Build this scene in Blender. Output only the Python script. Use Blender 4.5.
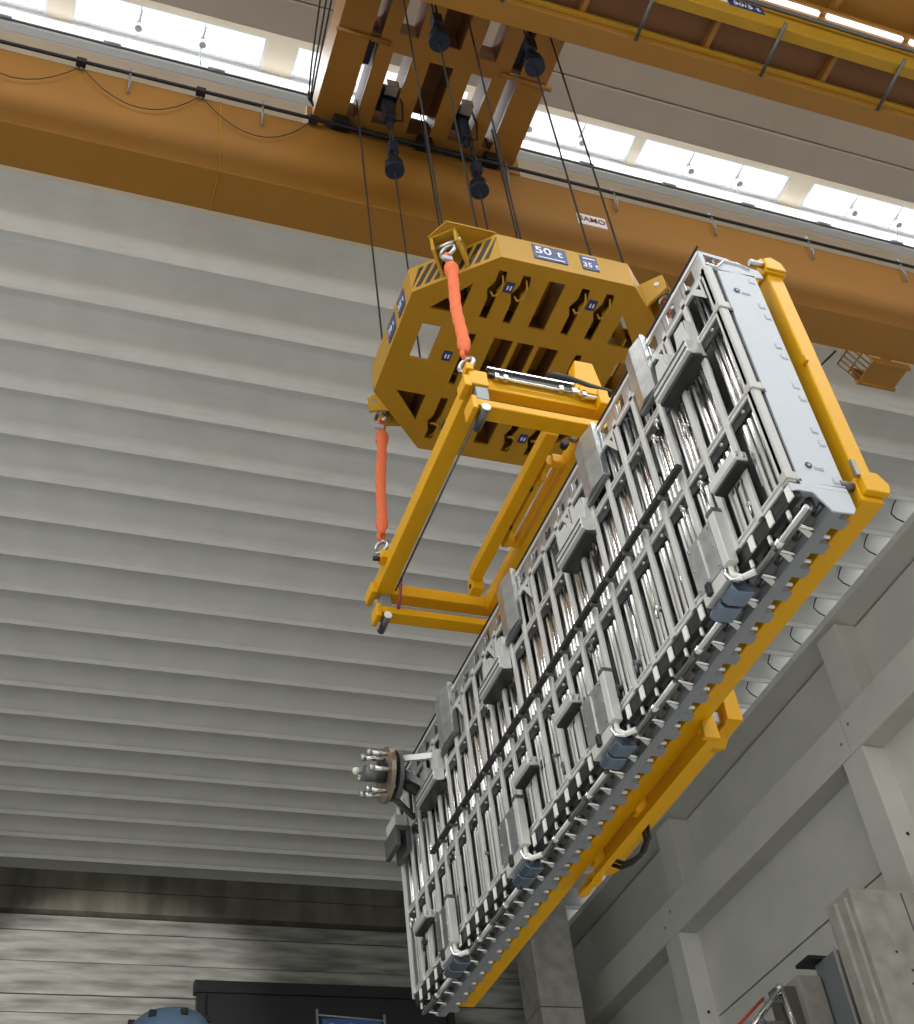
import bpy, bmesh, math, random
from mathutils import Vector, Matrix
from mathutils.geometry import tessellate_polygon

random.seed(7)
for o in list(bpy.data.objects):
    bpy.data.objects.remove(o, do_unlink=True)
S = bpy.context.scene
COL = S.collection
ZO = 1.6            # the lens is 1.6 m above the floor; heights below are measured from the lens

# ------------------------------------------------------------------ camera
cd = bpy.data.cameras.new('camera')
co = bpy.data.objects.new('camera', cd)
COL.objects.link(co)
co.location = (0, 0, ZO)
el, yaw, roll = 0.739375, 0.432118, -0.145933
fwd = Vector((math.cos(el)*math.sin(yaw), math.cos(el)*math.cos(yaw), math.sin(el)))
rt = Vector((math.cos(yaw), -math.sin(yaw), 0))
up = rt.cross(fwd)
r2 = math.cos(roll)*rt + math.sin(roll)*up
u2 = -math.sin(roll)*rt + math.cos(roll)*up
co.rotation_euler = Matrix((r2, u2, -fwd)).transposed().to_euler()
cd.sensor_fit = 'VERTICAL'
cd.sensor_height = 24.0
cd.lens = 1297.9 / 1024 * 24.0
cd.clip_end = 400
S.camera = co

# ------------------------------------------------------------------ world, lights, exposure
W = bpy.data.worlds.new('sky')
S.world = W
W.use_nodes = True
bg = W.node_tree.nodes['Background']
bg.inputs[0].default_value = (0.93, 0.97, 1.0, 1)
bg.inputs[1].default_value = 2.2
S.view_settings.view_transform = 'Standard'
S.view_settings.look = 'None'
S.view_settings.gamma = 1
S.view_settings.exposure = -0.35


def area(name, loc, target, sx, sy, power, col=(1, 1, 1)):
    l = bpy.data.lights.new(name, 'AREA')
    l.shape = 'RECTANGLE'
    l.size, l.size_y, l.energy, l.color = sx, sy, power, col
    o = bpy.data.objects.new(name, l)
    COL.objects.link(o)
    o.location = (loc[0], loc[1], loc[2] + ZO)
    o.rotation_euler = (Vector(target) - Vector(loc)).to_track_quat('-Z', 'Y').to_euler()
    return o


# daylight through the roof lights (one strip in view, one assumed behind the viewer)
area('roof_light_daylight', (6, 13.1, 25.5), (6, 12.9, 0), 40, 0.7, 1100, (0.95, 0.98, 1))
area('assumed_rear_roof_daylight', (4, -1.5, 25.3), (4, -1, 0), 40, 3.0, 7500, (0.97, 0.99, 1))
ADDED_WIN_Y = (-17, -9.5, -2, 5.5, 13, 20.5)
for wy in ADDED_WIN_Y:
    area('added_side_light', (-16.7, wy, 14.5), (0, wy, 11.5), 2.6, 14, 440, (0.96, 0.98, 1))  # unseen side window bays, added for bright streaks on the tubes
area('added_rear_light', (4, -21.6, 16), (4, 0, 14), 40, 5.0, 1700, (1, 0.98, 0.95))  # unseen rear window strip, added to light the roof coves
sp_ = bpy.data.lights.new('far_wall_sunbeam', 'SPOT')
sp_.energy, sp_.spot_size, sp_.spot_blend, sp_.shadow_soft_size, sp_.color = 36000, math.radians(22), 0.45, 0.25, (1, 0.97, 0.91)
so_ = bpy.data.objects.new('far_wall_sunbeam', sp_)
COL.objects.link(so_)
so_.location = (-12, 27, 17 + ZO)
so_.rotation_euler = (Vector((4.5, 47.5, 19.4)) - Vector((-12, 27, 17))).to_track_quat('-Z', 'Y').to_euler()

# ------------------------------------------------------------------ materials


def mat(name, col, rough=0.5, metal=0.0, noise=0.0, scale=6.0, bump=0.0, stretch=None, col2=None, spec=0.5):
    m = bpy.data.materials.new(name)
    m.use_nodes = True
    nt = m.node_tree
    p = nt.nodes['Principled BSDF']
    p.inputs['Roughness'].default_value = rough
    p.inputs['Metallic'].default_value = metal
    p.inputs['Specular IOR Level'].default_value = spec
    c = (*col, 1)
    p.inputs['Base Color'].default_value = c
    if noise or bump:
        tc = nt.nodes.new('ShaderNodeTexCoord')
        mp = nt.nodes.new('ShaderNodeMapping')
        if stretch:
            mp.inputs['Scale'].default_value = stretch
        nt.links.new(tc.outputs['Object'], mp.inputs['Vector'])
        n = nt.nodes.new('ShaderNodeTexNoise')
        n.inputs['Scale'].default_value = scale
        n.inputs['Detail'].default_value = 5
        nt.links.new(mp.outputs[0], n.inputs['Vector'])
        if noise:
            r = nt.nodes.new('ShaderNodeValToRGB')
            r.color_ramp.elements[0].position = 0.32
            r.color_ramp.elements[1].position = 0.68
            a = col2 if col2 else tuple(v*(1-noise) for v in col)
            r.color_ramp.elements[0].color = (*a, 1)
            r.color_ramp.elements[1].color = tuple(min(1, v*(1+noise*0.5)) for v in col) + (1,)
            nt.links.new(n.outputs['Fac'], r.inputs[0])
            nt.links.new(r.outputs[0], p.inputs['Base Color'])
        if bump:
            b = nt.nodes.new('ShaderNodeBump')
            b.inputs['Strength'].default_value = bump
            b.inputs['Distance'].default_value = 0.02
            nt.links.new(n.outputs['Fac'], b.inputs['Height'])
            nt.links.new(b.outputs[0], p.inputs['Normal'])
    return m


M = dict(
    bounce=mat('bounce_tint', (0.80, 0.69, 0.54), 0.8, noise=0.05, scale=0.8),  # roof colour with the crane's warm bounce light put in
    roof=mat('roof_paint', (0.83, 0.825, 0.80), 0.8, noise=0.06, scale=0.8),
    wallp=mat('wall_paint', (0.70, 0.70, 0.65), 0.85, noise=0.07, scale=0.7),
    floor=mat('floor_coating', (0.50, 0.49, 0.465), 0.6, noise=0.1, scale=0.5),
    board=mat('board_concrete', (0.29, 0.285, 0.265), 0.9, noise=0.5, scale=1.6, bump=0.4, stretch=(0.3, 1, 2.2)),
    boardb=mat('beam_concrete', (0.14, 0.13, 0.105), 0.9, noise=0.4, scale=1.2, bump=0.3, stretch=(1, 1, 0.35)),  # dark beam concrete, lowered further so the beam looks unlit
    conc=mat('raw_concrete', (0.40, 0.385, 0.35), 0.9, noise=0.25, scale=1.6, bump=0.25),
    crane=mat('crane_paint', (0.34, 0.155, 0.022), 0.45, noise=0.05, scale=1.0),
    spread=mat('spreader_paint', (0.46, 0.25, 0.016), 0.45, noise=0.06, scale=2.0, spec=0.35),
    tool=mat('frame_paint', (0.72, 0.365, 0.002), 0.42, noise=0.04, scale=2.0, spec=0.3),
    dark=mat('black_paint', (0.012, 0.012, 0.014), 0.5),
    rubber=mat('black_rubber', (0.02, 0.02, 0.02), 0.6),
    navy=mat('navy_paint', (0.012, 0.02, 0.045), 0.45),
    rope=mat('wire_steel', (0.03, 0.028, 0.026), 0.8),
    sling=mat('sling_fabric', (0.78, 0.17, 0.065), 0.85, noise=0.15, scale=30, bump=0.4, stretch=(1, 1, 4)),
    shackle=mat('zinc_steel', (0.55, 0.55, 0.55), 0.35, metal=1),
    redpin=mat('red_paint', (0.5, 0.04, 0.03), 0.45),
    wing_shade=mat('wing_shade_tone', (0.52, 0.48, 0.43), 0.85, noise=0.06, scale=0.7),  # near roof wing, its low light darkened into the colour
    alud=mat('dull_aluminium', (0.34, 0.34, 0.34), 0.3, metal=1.0),
    alu=mat('bright_aluminium', (0.80, 0.80, 0.80), 0.2, metal=1.0, noise=0.06, scale=3),
    alur=mat('extruded_aluminium', (0.80, 0.80, 0.79), 0.45, metal=0.75, noise=0.05, scale=4),
    barm=mat('satin_aluminium', (0.64, 0.64, 0.62), 0.5, metal=0.35, noise=0.05, scale=4),
    galv=mat('galvanised_steel', (0.60, 0.62, 0.63), 0.32, metal=0.9, noise=0.22, scale=7),
    postm=mat('pale_post_metal', (0.47, 0.47, 0.455), 0.55, metal=0.2),
    plate=mat('end_plate_aluminium', (0.50, 0.53, 0.58), 0.6, metal=0.1, noise=0.02, scale=1),
    lgrey=mat('grey_steel_paint', (0.25, 0.27, 0.29), 0.5, metal=0.25),
    dsteel=mat('dark_steel', (0.16, 0.165, 0.17), 0.45, metal=0.7),
    anod=mat('dark_anodised_metal', (0.04, 0.04, 0.042), 0.4, metal=0.5),
    skin=mat('inner_panel_metal', (0.22, 0.22, 0.225), 0.5, metal=0.8),
    tabw=mat('white_plastic', (0.82, 0.82, 0.78), 0.5),
    blueplate=mat('blue_film_metal', (0.22, 0.28, 0.38), 0.25, metal=0.8),
    sign=mat('blue_sign', (0.012, 0.05, 0.20), 0.4),
    white=mat('white_print', (0.85, 0.85, 0.85), 0.5),
    signred=mat('dark_red_print', (0.25, 0.05, 0.05), 0.5),
    dprint=mat('dark_print', (0.05, 0.05, 0.05), 0.7),
    bronze=mat('old_bronze', (0.42, 0.36, 0.28), 0.35, metal=0.9, noise=0.2, scale=9),
    tank=mat('blue_tank_paint', (0.16, 0.26, 0.40), 0.4),
    winfr=mat('window_frame_paint', (0.75, 0.76, 0.76), 0.5),
    trimw=mat('pale_trim_paint', (0.72, 0.76, 0.80), 0.6),
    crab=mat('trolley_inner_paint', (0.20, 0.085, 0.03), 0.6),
    tag=mat('grey_tag', (0.42, 0.44, 0.47), 0.5),
)


def pane_material():
    m = bpy.data.materials.new('frosted_roof_glass')
    m.use_nodes = True
    nt = m.node_tree
    nt.nodes.clear()
    out = nt.nodes.new('ShaderNodeOutputMaterial')
    mix = nt.nodes.new('ShaderNodeMixShader')
    tr = nt.nodes.new('ShaderNodeBsdfTransparent')
    tl = nt.nodes.new('ShaderNodeBsdfTranslucent')
    tl.inputs[0].default_value = (0.95, 0.97, 1, 1)
    mix.inputs[0].default_value = 0.25
    nt.links.new(tr.outputs[0], mix.inputs[1])
    nt.links.new(tl.outputs[0], mix.inputs[2])
    nt.links.new(mix.outputs[0], out.inputs[0])
    return m


def glow_material(name, col, s):
    m = bpy.data.materials.new(name)
    m.use_nodes = True
    p = m.node_tree.nodes['Principled BSDF']
    p.inputs['Emission Color'].default_value = (*col, 1)
    p.inputs['Emission Strength'].default_value = s
    return m


M['pane'] = pane_material()
M['led'] = glow_material('led_tube', (1, 0.98, 0.95), 1.3)

# ------------------------------------------------------------------ mesh builder
ORG = {}


class MB:
    def __init__(s):
        s.v, s.f, s.sm = [], [], []

    def add(s, vs, fs, smooth=False):
        b = len(s.v)
        s.v += [tuple(v) for v in vs]
        for f in fs:
            s.f.append(tuple(i+b for i in f))
            s.sm.append(smooth)
        return s

    def box(s, x0, x1, y0, y1, z0, z1):
        vs = [(x, y, z) for x in (x0, x1) for y in (y0, y1) for z in (z0, z1)]
        return s.add(vs, [(0, 1, 3, 2), (4, 6, 7, 5), (0, 4, 5, 1), (2, 3, 7, 6), (0, 2, 6, 4), (1, 5, 7, 3)])

    def prism(s, poly, axis, a0, a1, smooth=False):
        n = len(poly)

        def P(q, a):
            return {'x': (a, q[0], q[1]), 'y': (q[0], a, q[1]), 'z': (q[0], q[1], a)}[axis]
        vs = [P(q, a0) for q in poly] + [P(q, a1) for q in poly]
        b = len(s.v)
        s.add(vs, [(i, (i+1) % n, n+(i+1) % n, n+i) for i in range(n)], smooth)
        s.f += [tuple(b+i for i in range(n)), tuple(b+n+i for i in range(n))]
        s.sm += [False, False]
        return s

    def holed(s, outer, holes, axis, a0, a1):
        """plate with holes: outer and holes are 2-D polygons, extruded between a0 and a1"""
        def P(q, a):
            return {'x': (a, q[0], q[1]), 'y': (q[0], a, q[1]), 'z': (q[0], q[1], a)}[axis]
        loops = [outer] + holes
        flat = [q for l in loops for q in l]
        tris = tessellate_polygon([[Vector((q[0], q[1], 0)) for q in l] for l in loops])
        n = len(flat)
        s.add([P(q, a0) for q in flat] + [P(q, a1) for q in flat],
              [tuple(t) for t in tris] + [tuple(i+n for i in t) for t in tris])
        b = len(s.v) - 2*n
        k = 0
        for l in loops:
            m = len(l)
            for i in range(m):
                j = (i+1) % m
                s.f.append((b+k+i, b+k+j, b+n+k+j, b+n+k+i))
                s.sm.append(False)
            k += m
        return s

    def tube(s, pts, r, n=8, caps=True, rad=None):
        pts = [Vector(p) for p in pts]
        rings = []
        t0 = (pts[1]-pts[0]).normalized()
        ref = Vector((0, 0, 1)) if abs(t0.z) < 0.9 else Vector((1, 0, 0))
        nrm = t0.cross(ref).normalized()
        for i, p in enumerate(pts):
            if i == 0:
                t = pts[1]-pts[0]
            elif i == len(pts)-1:
                t = pts[-1]-pts[-2]
            else:
                t = (pts[i+1]-pts[i]).normalized() + (pts[i]-pts[i-1]).normalized()
            t.normalize()
            nrm = (nrm - t*nrm.dot(t)).normalized()
            bn = t.cross(nrm)
            rr = rad[i] if rad else r
            rings.append([p + nrm*rr*math.cos(2*math.pi*k/n) + bn*rr*math.sin(2*math.pi*k/n) for k in range(n)])
        vs = [v for q in rings for v in q]
        fs = [(i*n+k, i*n+(k+1) % n, (i+1)*n+(k+1) % n, (i+1)*n+k) for i in range(len(pts)-1) for k in range(n)]
        b = len(s.v)
        s.add(vs, fs, True)
        if caps:
            m = len(vs)
            s.f += [tuple(b+k for k in range(n)), tuple(b+m-n+k for k in range(n))]
            s.sm += [False, False]
        return s

    def cyl(s, p0, p1, r, n=12):
        return s.tube([p0, p1], r, n)

    def bar(s, p0, p1, w, h, side=(0, 0, 1)):
        p0, p1 = Vector(p0), Vector(p1)
        t = (p1-p0).normalized()
        u = Vector(side)
        u = (u - t*u.dot(t)).normalized()
        w_ = t.cross(u)
        vs = [p + w_*a*w/2 + u*c*h/2 for p in (p0, p1) for a, c in ((-1, -1), (1, -1), (1, 1), (-1, 1))]
        return s.add(vs, [(0, 1, 2, 3), (4, 5, 6, 7), (0, 1, 5, 4), (1, 2, 6, 5), (2, 3, 7, 6), (3, 0, 4, 7)])

    def ring(s, c, axis, r0, r1, h, n=28):
        """flat ring along axis, thickness h"""
        def P(a, r, d):
            q = (r*math.cos(a), r*math.sin(a))
            o = {'x': (d, q[0], q[1]), 'y': (q[0], d, q[1]), 'z': (q[0], q[1], d)}[axis]
            return (c[0]+o[0], c[1]+o[1], c[2]+o[2])
        vs = []
        for k in range(n):
            a = 2*math.pi*k/n
            vs += [P(a, r0, 0), P(a, r1, 0), P(a, r1, h), P(a, r0, h)]
        fs = []
        for k in range(n):
            j = (k+1) % n
            for e in range(4):
                g = (e+1) % 4
                fs.append((4*k+e, 4*k+g, 4*j+g, 4*j+e))
        return s.add(vs, fs)

    def torus(s, c, nrm, R, r, n=16, m=8):
        nrm = Vector(nrm).normalized()
        a = nrm.orthogonal().normalized()
        b = nrm.cross(a)
        vs = []
        for i in range(n):
            th = 2*math.pi*i/n
            d = a*math.cos(th)+b*math.sin(th)
            for j in range(m):
                ph = 2*math.pi*j/m
                vs.append(Vector(c)+d*(R+r*math.cos(ph))+nrm*r*math.sin(ph))
        fs = [(i*m+j, ((i+1) % n)*m+j, ((i+1) % n)*m+(j+1) % m, i*m+(j+1) % m) for i in range(n) for j in range(m)]
        return s.add(vs, fs, True)

    def ball(s, c, r, n=14, m=9, sq=(1, 1, 1)):
        pts = [(0, 0, -1)]
        vs = []
        for i in range(1, m):
            th = math.pi*i/m
            for k in range(n):
                ph = 2*math.pi*k/n
                vs.append((c[0]+sq[0]*r*math.sin(th)*math.cos(ph), c[1]+sq[1]*r*math.sin(th)*math.sin(ph), c[2]-sq[2]*r*math.cos(th)))
        fs = [(i*n+k, i*n+(k+1) % n, (i+1)*n+(k+1) % n, (i+1)*n+k) for i in range(m-2) for k in range(n)]
        b = len(vs)
        vs += [(c[0], c[1], c[2]-r*sq[2]), (c[0], c[1], c[2]+r*sq[2])]
        fs += [(b, k, (k+1) % n) for k in range(n)] + [(b+1, (m-2)*n+k, (m-2)*n+(k+1) % n) for k in range(n)]
        return s.add(vs, fs, True)

    def mesh(s, name, org, material):
        me = bpy.data.meshes.new(name)
        me.from_pydata([(v[0]-org[0], v[1]-org[1], v[2]-org[2]) for v in s.v], [], s.f)
        bm = bmesh.new()
        bm.from_mesh(me)
        bmesh.ops.recalc_face_normals(bm, faces=bm.faces)
        bm.to_mesh(me)
        bm.free()
        for p, q in zip(me.polygons, s.sm):
            p.use_smooth = q
        me.materials.append(material)
        return me

    def build(s, name, material, parent=None, bevel=0.0, org=None):
        if org is None:
            xs, ys, zs = zip(*s.v)
            org = ((min(xs)+max(xs))/2, (min(ys)+max(ys))/2, min(zs))
        o = bpy.data.objects.new(name, s.mesh(name, org, material))
        return place(o, org, parent, bevel)


def place(o, org, parent=None, bevel=0.0):
    COL.objects.link(o)
    ORG[o.name] = org
    if parent:
        po = ORG[parent.name]
        o.parent = parent
        o.location = (org[0]-po[0], org[1]-po[1], org[2]-po[2])
    else:
        o.location = (org[0], org[1], org[2]+ZO)
    if bevel:
        md = o.modifiers.new('bevel', 'BEVEL')
        md.width = bevel
        md.segments = 2
        md.limit_method = 'ANGLE'
        md.angle_limit = math.radians(40)
    return o


def copy_of(src, org, parent=None, name=None):
    """another object sharing src's mesh data, placed with its origin at org"""
    o = bpy.data.objects.new(name or src.name.split('.')[0], src.data)
    place(o, org, parent)
    for md in src.modifiers:
        n = o.modifiers.new(md.name, md.type)
        n.width, n.segments, n.limit_method, n.angle_limit = md.width, md.segments, md.limit_method, md.angle_limit
    return o


def row(src, offsets, parent):
    o0 = ORG[src.name]
    return [copy_of(src, (o0[0]+d[0], o0[1]+d[1], o0[2]+d[2]), parent) for d in offsets]


def thing(name, label, cat, org, group=None):
    o = bpy.data.objects.new(name, None)
    o.empty_display_size = 0.2
    place(o, org)
    return tag(o, label, cat, group)


def tag(o, label, cat, group=None):
    o['label'] = label
    o['category'] = cat
    if group:
        o['group'] = group
    return o


def struct(o):
    o['kind'] = 'structure'
    return o


def shell(name, org):
    o = bpy.data.objects.new(name, None)
    place(o, org)
    return struct(o)


def text(name, body, org, size, rot, material, parent, depth=0.004, sx=1.0):
    c = bpy.data.curves.new(name, 'FONT')
    c.body = body
    c.size = size
    c.align_x = 'CENTER'
    c.align_y = 'CENTER'
    c.extrude = depth
    c.offset = size*0.006
    c.resolution_u = 3
    tmp = bpy.data.objects.new('type', c)
    COL.objects.link(tmp)
    me = bpy.data.meshes.new_from_object(tmp.evaluated_get(bpy.context.evaluated_depsgraph_get()))
    bpy.data.objects.remove(tmp, do_unlink=True)
    bpy.data.curves.remove(c)
    me.materials.clear()
    me.materials.append(material)
    o = bpy.data.objects.new(name, me)
    place(o, org, parent)
    o.rotation_euler = rot
    o.scale = (sx, 1, 1)
    return o


R = math.radians

# ================================================================== SETTING
# floor with an unseen pit, added to dim the bounce on the far roof
fl = struct(MB().holed([(-17, -22), (30, -22), (30, 58), (-17, 58)], [[(-13, 20), (13, 20), (13, 43), (-13, 43)]], 'z', -1.8, -1.6).build('floor', M['floor']))
MB().box(-13, 13, 20, 43, -16.2, -16).build('added_pit_bottom', M['conc'], fl)
for b_ in ((-13.3, -13, 19.7, 43.3), (13, 13.3, 19.7, 43.3), (-13, 13, 19.7, 20), (-13, 13, 43, 43.3)):
    MB().box(*b_, -16, -1.81).build('added_pit_wall', M['conc'], fl)

# ---- roof: one slab with its ribs, wings and roof-light kerbs as pieces
ceiling = struct(MB().box(-17, 26.6, 14.2, 58.2, 26.0, 26.4).build('ceiling', M['roof']))
ZC = 25.0
PITCH = 1.56
Y0R = 25*0.7361
# cross-section from one sharp rib edge to the next: shaded cove first, then a thin upright fascia
prof = [(0.42, 0.74), (0.72, 0.64), (0.98, 0.50), (1.22, 0.34), (1.42, 0.18), (1.51, 0.15), (1.53, 0.0)]
pp = [(Y0R, 26.0), (Y0R, 25.74)] + [(Y0R+a, ZC+h) for a, h in prof] + [(Y0R+PITCH, ZC), (Y0R+PITCH, 26.0)]
rib = MB().prism(pp, 'x', -17, 26.0).build('roof_rib', M['roof'], ceiling)
row(rib, [(0, PITCH*k, 0) for k in range(-1, 25) if k], ceiling)
MB().box(-17, 26, 13.66, Y0R-PITCH, 25.0, 25.9).build('roof_wing', M['bounce'], ceiling, 0.02)
MB().box(-17, 26, 13.46, 13.66, 25.0, 25.75).build('light_kerb', M['trimw'], ceiling, 0.02)
MB().box(-17, 26, 11.52, 12.3, 25.0, 25.75).build('roof_wing', M['wing_shade'], ceiling, 0.03)
MB().box(-17, 26, 6.0, 11.5, 25.0, 25.9).build('roof_wing', M['wing_shade'], ceiling, 0.03)
MB().box(-17, 26, 12.3, 12.72, 25.6, 25.8).build('light_soffit', M['bounce'], ceiling)
ww = 3.86
wstart = [-13.3, -9.1, -5.0, -0.66, 3.81, 7.85, 11.9, 16.37, 20.6]
ends = [-17] + [x + ww for x in wstart]
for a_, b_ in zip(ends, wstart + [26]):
    MB().box(a_, b_, 12.72, 13.46, 25.6, 25.8).build('light_soffit', M['bounce'], ceiling)
MB().box(-17, 26, -22, 6.0, 25.5, 25.9).build('roof_slab', M['roof'], ceiling)
wp = 4.17
MB().tube([(-17, 13.43, 25.05), (26, 13.43, 25.05)], 0.03, 8).build('conduit', M['dsteel'], ceiling)
MB().tube([(14.0, 17.3, 24.9), (19.07, 17.3, 24.9), (19.2, 16.75, 24.9)], 0.03, 8).build('ceiling_conduit', M['dark'], ceiling)
fit = MB().cyl((0, 13.4, 25.05), (0.35, 13.4, 25.05), 0.05, 8).build('conduit_joint', M['lgrey'], ceiling)
row(fit, [(wp*k/2.0, 0, 0) for k in range(-4, 12) if k], ceiling)

# roof lights
win_first = None
for n, x0 in enumerate(wstart[2:]):
    k = n
    w = struct(MB().holed([(x0, 12.72), (x0+ww, 12.72), (x0+ww, 13.46), (x0, 13.46)],
                          [[(x0+0.05, 12.76), (x0+ww-0.05, 12.76), (x0+ww-0.05, 13.41), (x0+0.05, 13.41)]],
                          'z', 25.62, 25.7).build('window_%d' % (n+1), M['winfr']))
    MB().box(x0+0.05, x0+ww-0.05, 12.76, 13.41, 25.66, 25.67).build('pane', M['pane'], w)
    for j in (1, 2):
        xx = x0+ww*j/3
        MB().box(xx-0.012, xx+0.012, 12.76, 13.41, 25.63, 25.66).build('glazing_bar', M['winfr'], w)
        mo = MB().cyl((xx, 13.1, 25.62), (xx, 13.1, 25.42), 0.05, 10)
        mo.cyl((xx, 13.1, 25.42), (xx, 13.1, 25.34), 0.075, 10)
        mo.cyl((xx, 13.1, 25.62), (xx+0.02, 12.85, 25.66), 0.02, 6).build('vent_opener', M['tag'], w)
    g = MB()
    for j in range(26):
        xx = x0+0.08+j*(ww-0.16)/25
        g.box(xx-0.006, xx+0.006, 13.28, 13.41, 25.64, 25.65)
    g.box(x0+0.05, x0+ww-0.05, 13.28, 13.292, 25.64, 25.65).build('wire_guard', M['winfr'], w)
    if k in (1, 4, 5):
        MB().tube([(x0+ww*0.66, 13.1, 25.4), (x0+ww*0.66+0.02, 13.3, 25.15), (x0+ww*0.66+0.05, 13.42, 25.1)], 0.015, 6).build('opener_cable', M['lgrey'], w)

# ---- right wall with columns, beams and wall panels
wr = shell('wall_right', (25.5, 24, -1.6))
zs = [24.56, 23.36, 21.3]
for i, (za, zb) in enumerate(((22.37, 24.51), (20.6, 22.31), (16.77, 20.57), (13.0, 16.71), (9.0, 12.97), (5.0, 8.97), (-1.6, 4.97))):
    for ya in (2.4, 14.9, 27.4, 39.9, 52.4):
        xw = 26.0 if i < 2 else 25.3
        MB().box(xw, xw+0.25, ya+0.01, min(ya+12.49, 58), za, zb).build('wall_panel', M['wallp'], wr)
MB().box(26.25, 26.5, 2, 58.2, -1.6, 25.0).build('backing_wall', M['dsteel'], wr)
MB().box(25.55, 25.7, 2, 58, -1.6, 20.5).build('backing_wall', M['dsteel'], wr)
for ya in (2.4, 14.9, 27.4, 39.9, 52.4):
    # eaves beam in lengths with a mitred underside, crane-runway height beam below
    MB().prism([(25.2, 24.8), (25.2, 25.05), (26.3, 25.05), (26.3, 24.58), (25.98, 24.58)], 'y', ya+0.02, min(ya+12.48, 58)).build('eaves_beam', M['wallp'], wr)
    MB().box(24.5, 25.62, ya+0.015, min(ya+12.485, 58), 19.85, 21.2).build('wall_beam', M['wallp'], wr, 0.02)
    c1 = MB().box(24.5, 25.55, ya-0.55, ya+0.55, -1.6, 19.84).build('column', M['wallp'], wr, 0.03)
    c2 = MB().box(25.2, 26.25, ya-0.55, ya+0.55, 21.2, 24.57).build('upper_column', M['wallp'], wr, 0.03)
    for zz in (16.9, 15.2, 13.0):
        MB().cyl((24.95, ya-0.555, zz), (24.95, ya-0.57, zz), 0.06, 10).build('socket_hole', M['dark'], wr)
    for zz, s in ((20.75, -0.3), (20.4, 0.3)):
        MB().cyl((24.49, ya+s, zz), (24.5, ya+s, zz), 0.06, 10).build('bolt_cap', M['lgrey'], wr)
# dark sealing strips that follow each rib end
seal = MB().tube([(24.9, Y0R+0.3, ZC+0.73), (24.9, Y0R+0.75, ZC+0.58), (24.9, Y0R+0.95, ZC+0.42), (25.0, Y0R+0.92, ZC+0.2), (25.1, Y0R+0.80, ZC-0.02)], 0.022, 6).build('rib_seal', M['dark'], ceiling)
row(seal, [(0, PITCH*k, 0) for k in range(1, 14)], ceiling)

# ---- far wall: board-marked concrete in courses
wb = shell('wall_back', (5, 47.8, -1.6))
MB().box(-17, 22.4, 47.9, 48.2, -1.6, 24.95).box(22.2, 22.4, 48.2, 58, -1.6, 24.95).box(22.2, 26.5, 58, 58.2, -1.6, 25.9).build('backing_wall', M['conc'], wb)
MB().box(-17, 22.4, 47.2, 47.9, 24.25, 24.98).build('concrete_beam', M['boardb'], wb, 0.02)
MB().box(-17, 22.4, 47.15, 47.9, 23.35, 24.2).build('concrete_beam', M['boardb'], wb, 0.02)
zt = 23.3
for i, h in enumerate((0.62, 1.18, 1.22, 0.66, 1.2, 1.3, 1.2, 1.3, 1.3, 1.3)):
    dx = random.uniform(0, 0.06)
    for x0, x1 in ((-17, 22.4),):
        MB().box(x0, x1, 47.55-dx, 47.9, zt-h+0.035, zt).build('formwork_board', M['board'], wb, 0.012)
    zt -= h
MB().box(-17, 22.4, 47.6, 47.9, -1.6, zt-0.02).build('lower_wall', M['board'], wb)

# ---- left and rear shells (out of the frame): window openings added for their light
wl = struct(MB().holed([(-22, -1.6), (48.2, -1.6), (48.2, 25.9), (-22, 25.9)], [[(y-1.3, 7.5), (y+1.3, 7.5), (y+1.3, 21.5), (y-1.3, 21.5)] for y in ADDED_WIN_Y], 'x', -17.3, -17.0).build('wall_left', M['wallp']))
wf = struct(MB().box(-17.3, 30, -22.3, -22, -1.6, 13.0).build('wall_front', M['wallp']))
MB().box(-17.3, 30, -22.3, -22, 19.0, 25.9).build('upper_wall', M['wallp'], wf)
struct(MB().box(26.5, 26.8, -22, 2.0, -1.6, 25.9).build('wall_right_rear', M['wallp']))

# ---- concrete column at the far right corner
cc = thing('concrete_column', 'bare concrete column with a pour joint, in the far corner below the yellow bottom beam', 'column', (21.4, 44.8, -1.6))
for za, zb in ((-1.6, 4.0), (4.03, 9.0), (9.03, 14.0), (14.03, 18.9), (18.93, 25.3)):
    MB().box(20.75, 22.5, 44.0, 45.6, za, zb).build('cast_section', M['conc'], cc, 0.03)
cc2 = thing('concrete_pier', 'concrete pier with a pencilled number, set back left of the tall corner column', 'pier', (19.3, 46.4, -1.6))
MB().box(18.6, 20.5, 46.0, 47.2, -1.6, 17.2).build('cast_section', M['conc'], cc2, 0.03)
MB().box(18.6, 20.5, 46.0, 47.2, 17.23, 18.9).build('cast_section', M['conc'], cc2, 0.03)
text('chalk_number', '1/SE', (19.75, 45.99, 18.1), 0.55, (R(90), 0, 0), M['dprint'], cc2)
# ---- foreground right: concrete wall end, steel shaft, ladder
pl = thing('concrete_wall_end', 'stepped end of a tall concrete shielding wall at the right edge', 'wall block', (19.6, 22.6, -1.6))
MB().box(18.25, 24.4, 22.0, 23.0, -1.6, 12.36).build('cast_block', M['conc'], pl, 0.02)
MB().prism([(18.12, 22.74), (18.12, 22.5), (18.19, 22.46), (18.19, 22.2), (18.25, 22.16), (18.25, 22.74)], 'z', -1.6, 12.2).build('stepped_edge', M['conc'], pl)
MB().box(19.6, 19.63, 21.985, 22.0, -1.6, 12.3).build('cast_joint', M['dsteel'], pl)
for a, b in ((18.95, 10.9), (19.2, 10.5), (19.1, 10.2)):
    MB().cyl((a, 21.99, b), (a, 22.0, b), 0.03, 8).build('tie_hole', M['dark'], pl)
sh = thing('steel_shaft', 'dark sheet-steel shaft standing between wall panel and concrete wall end', 'duct', (19.9, 24.6, -1.6))
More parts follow.
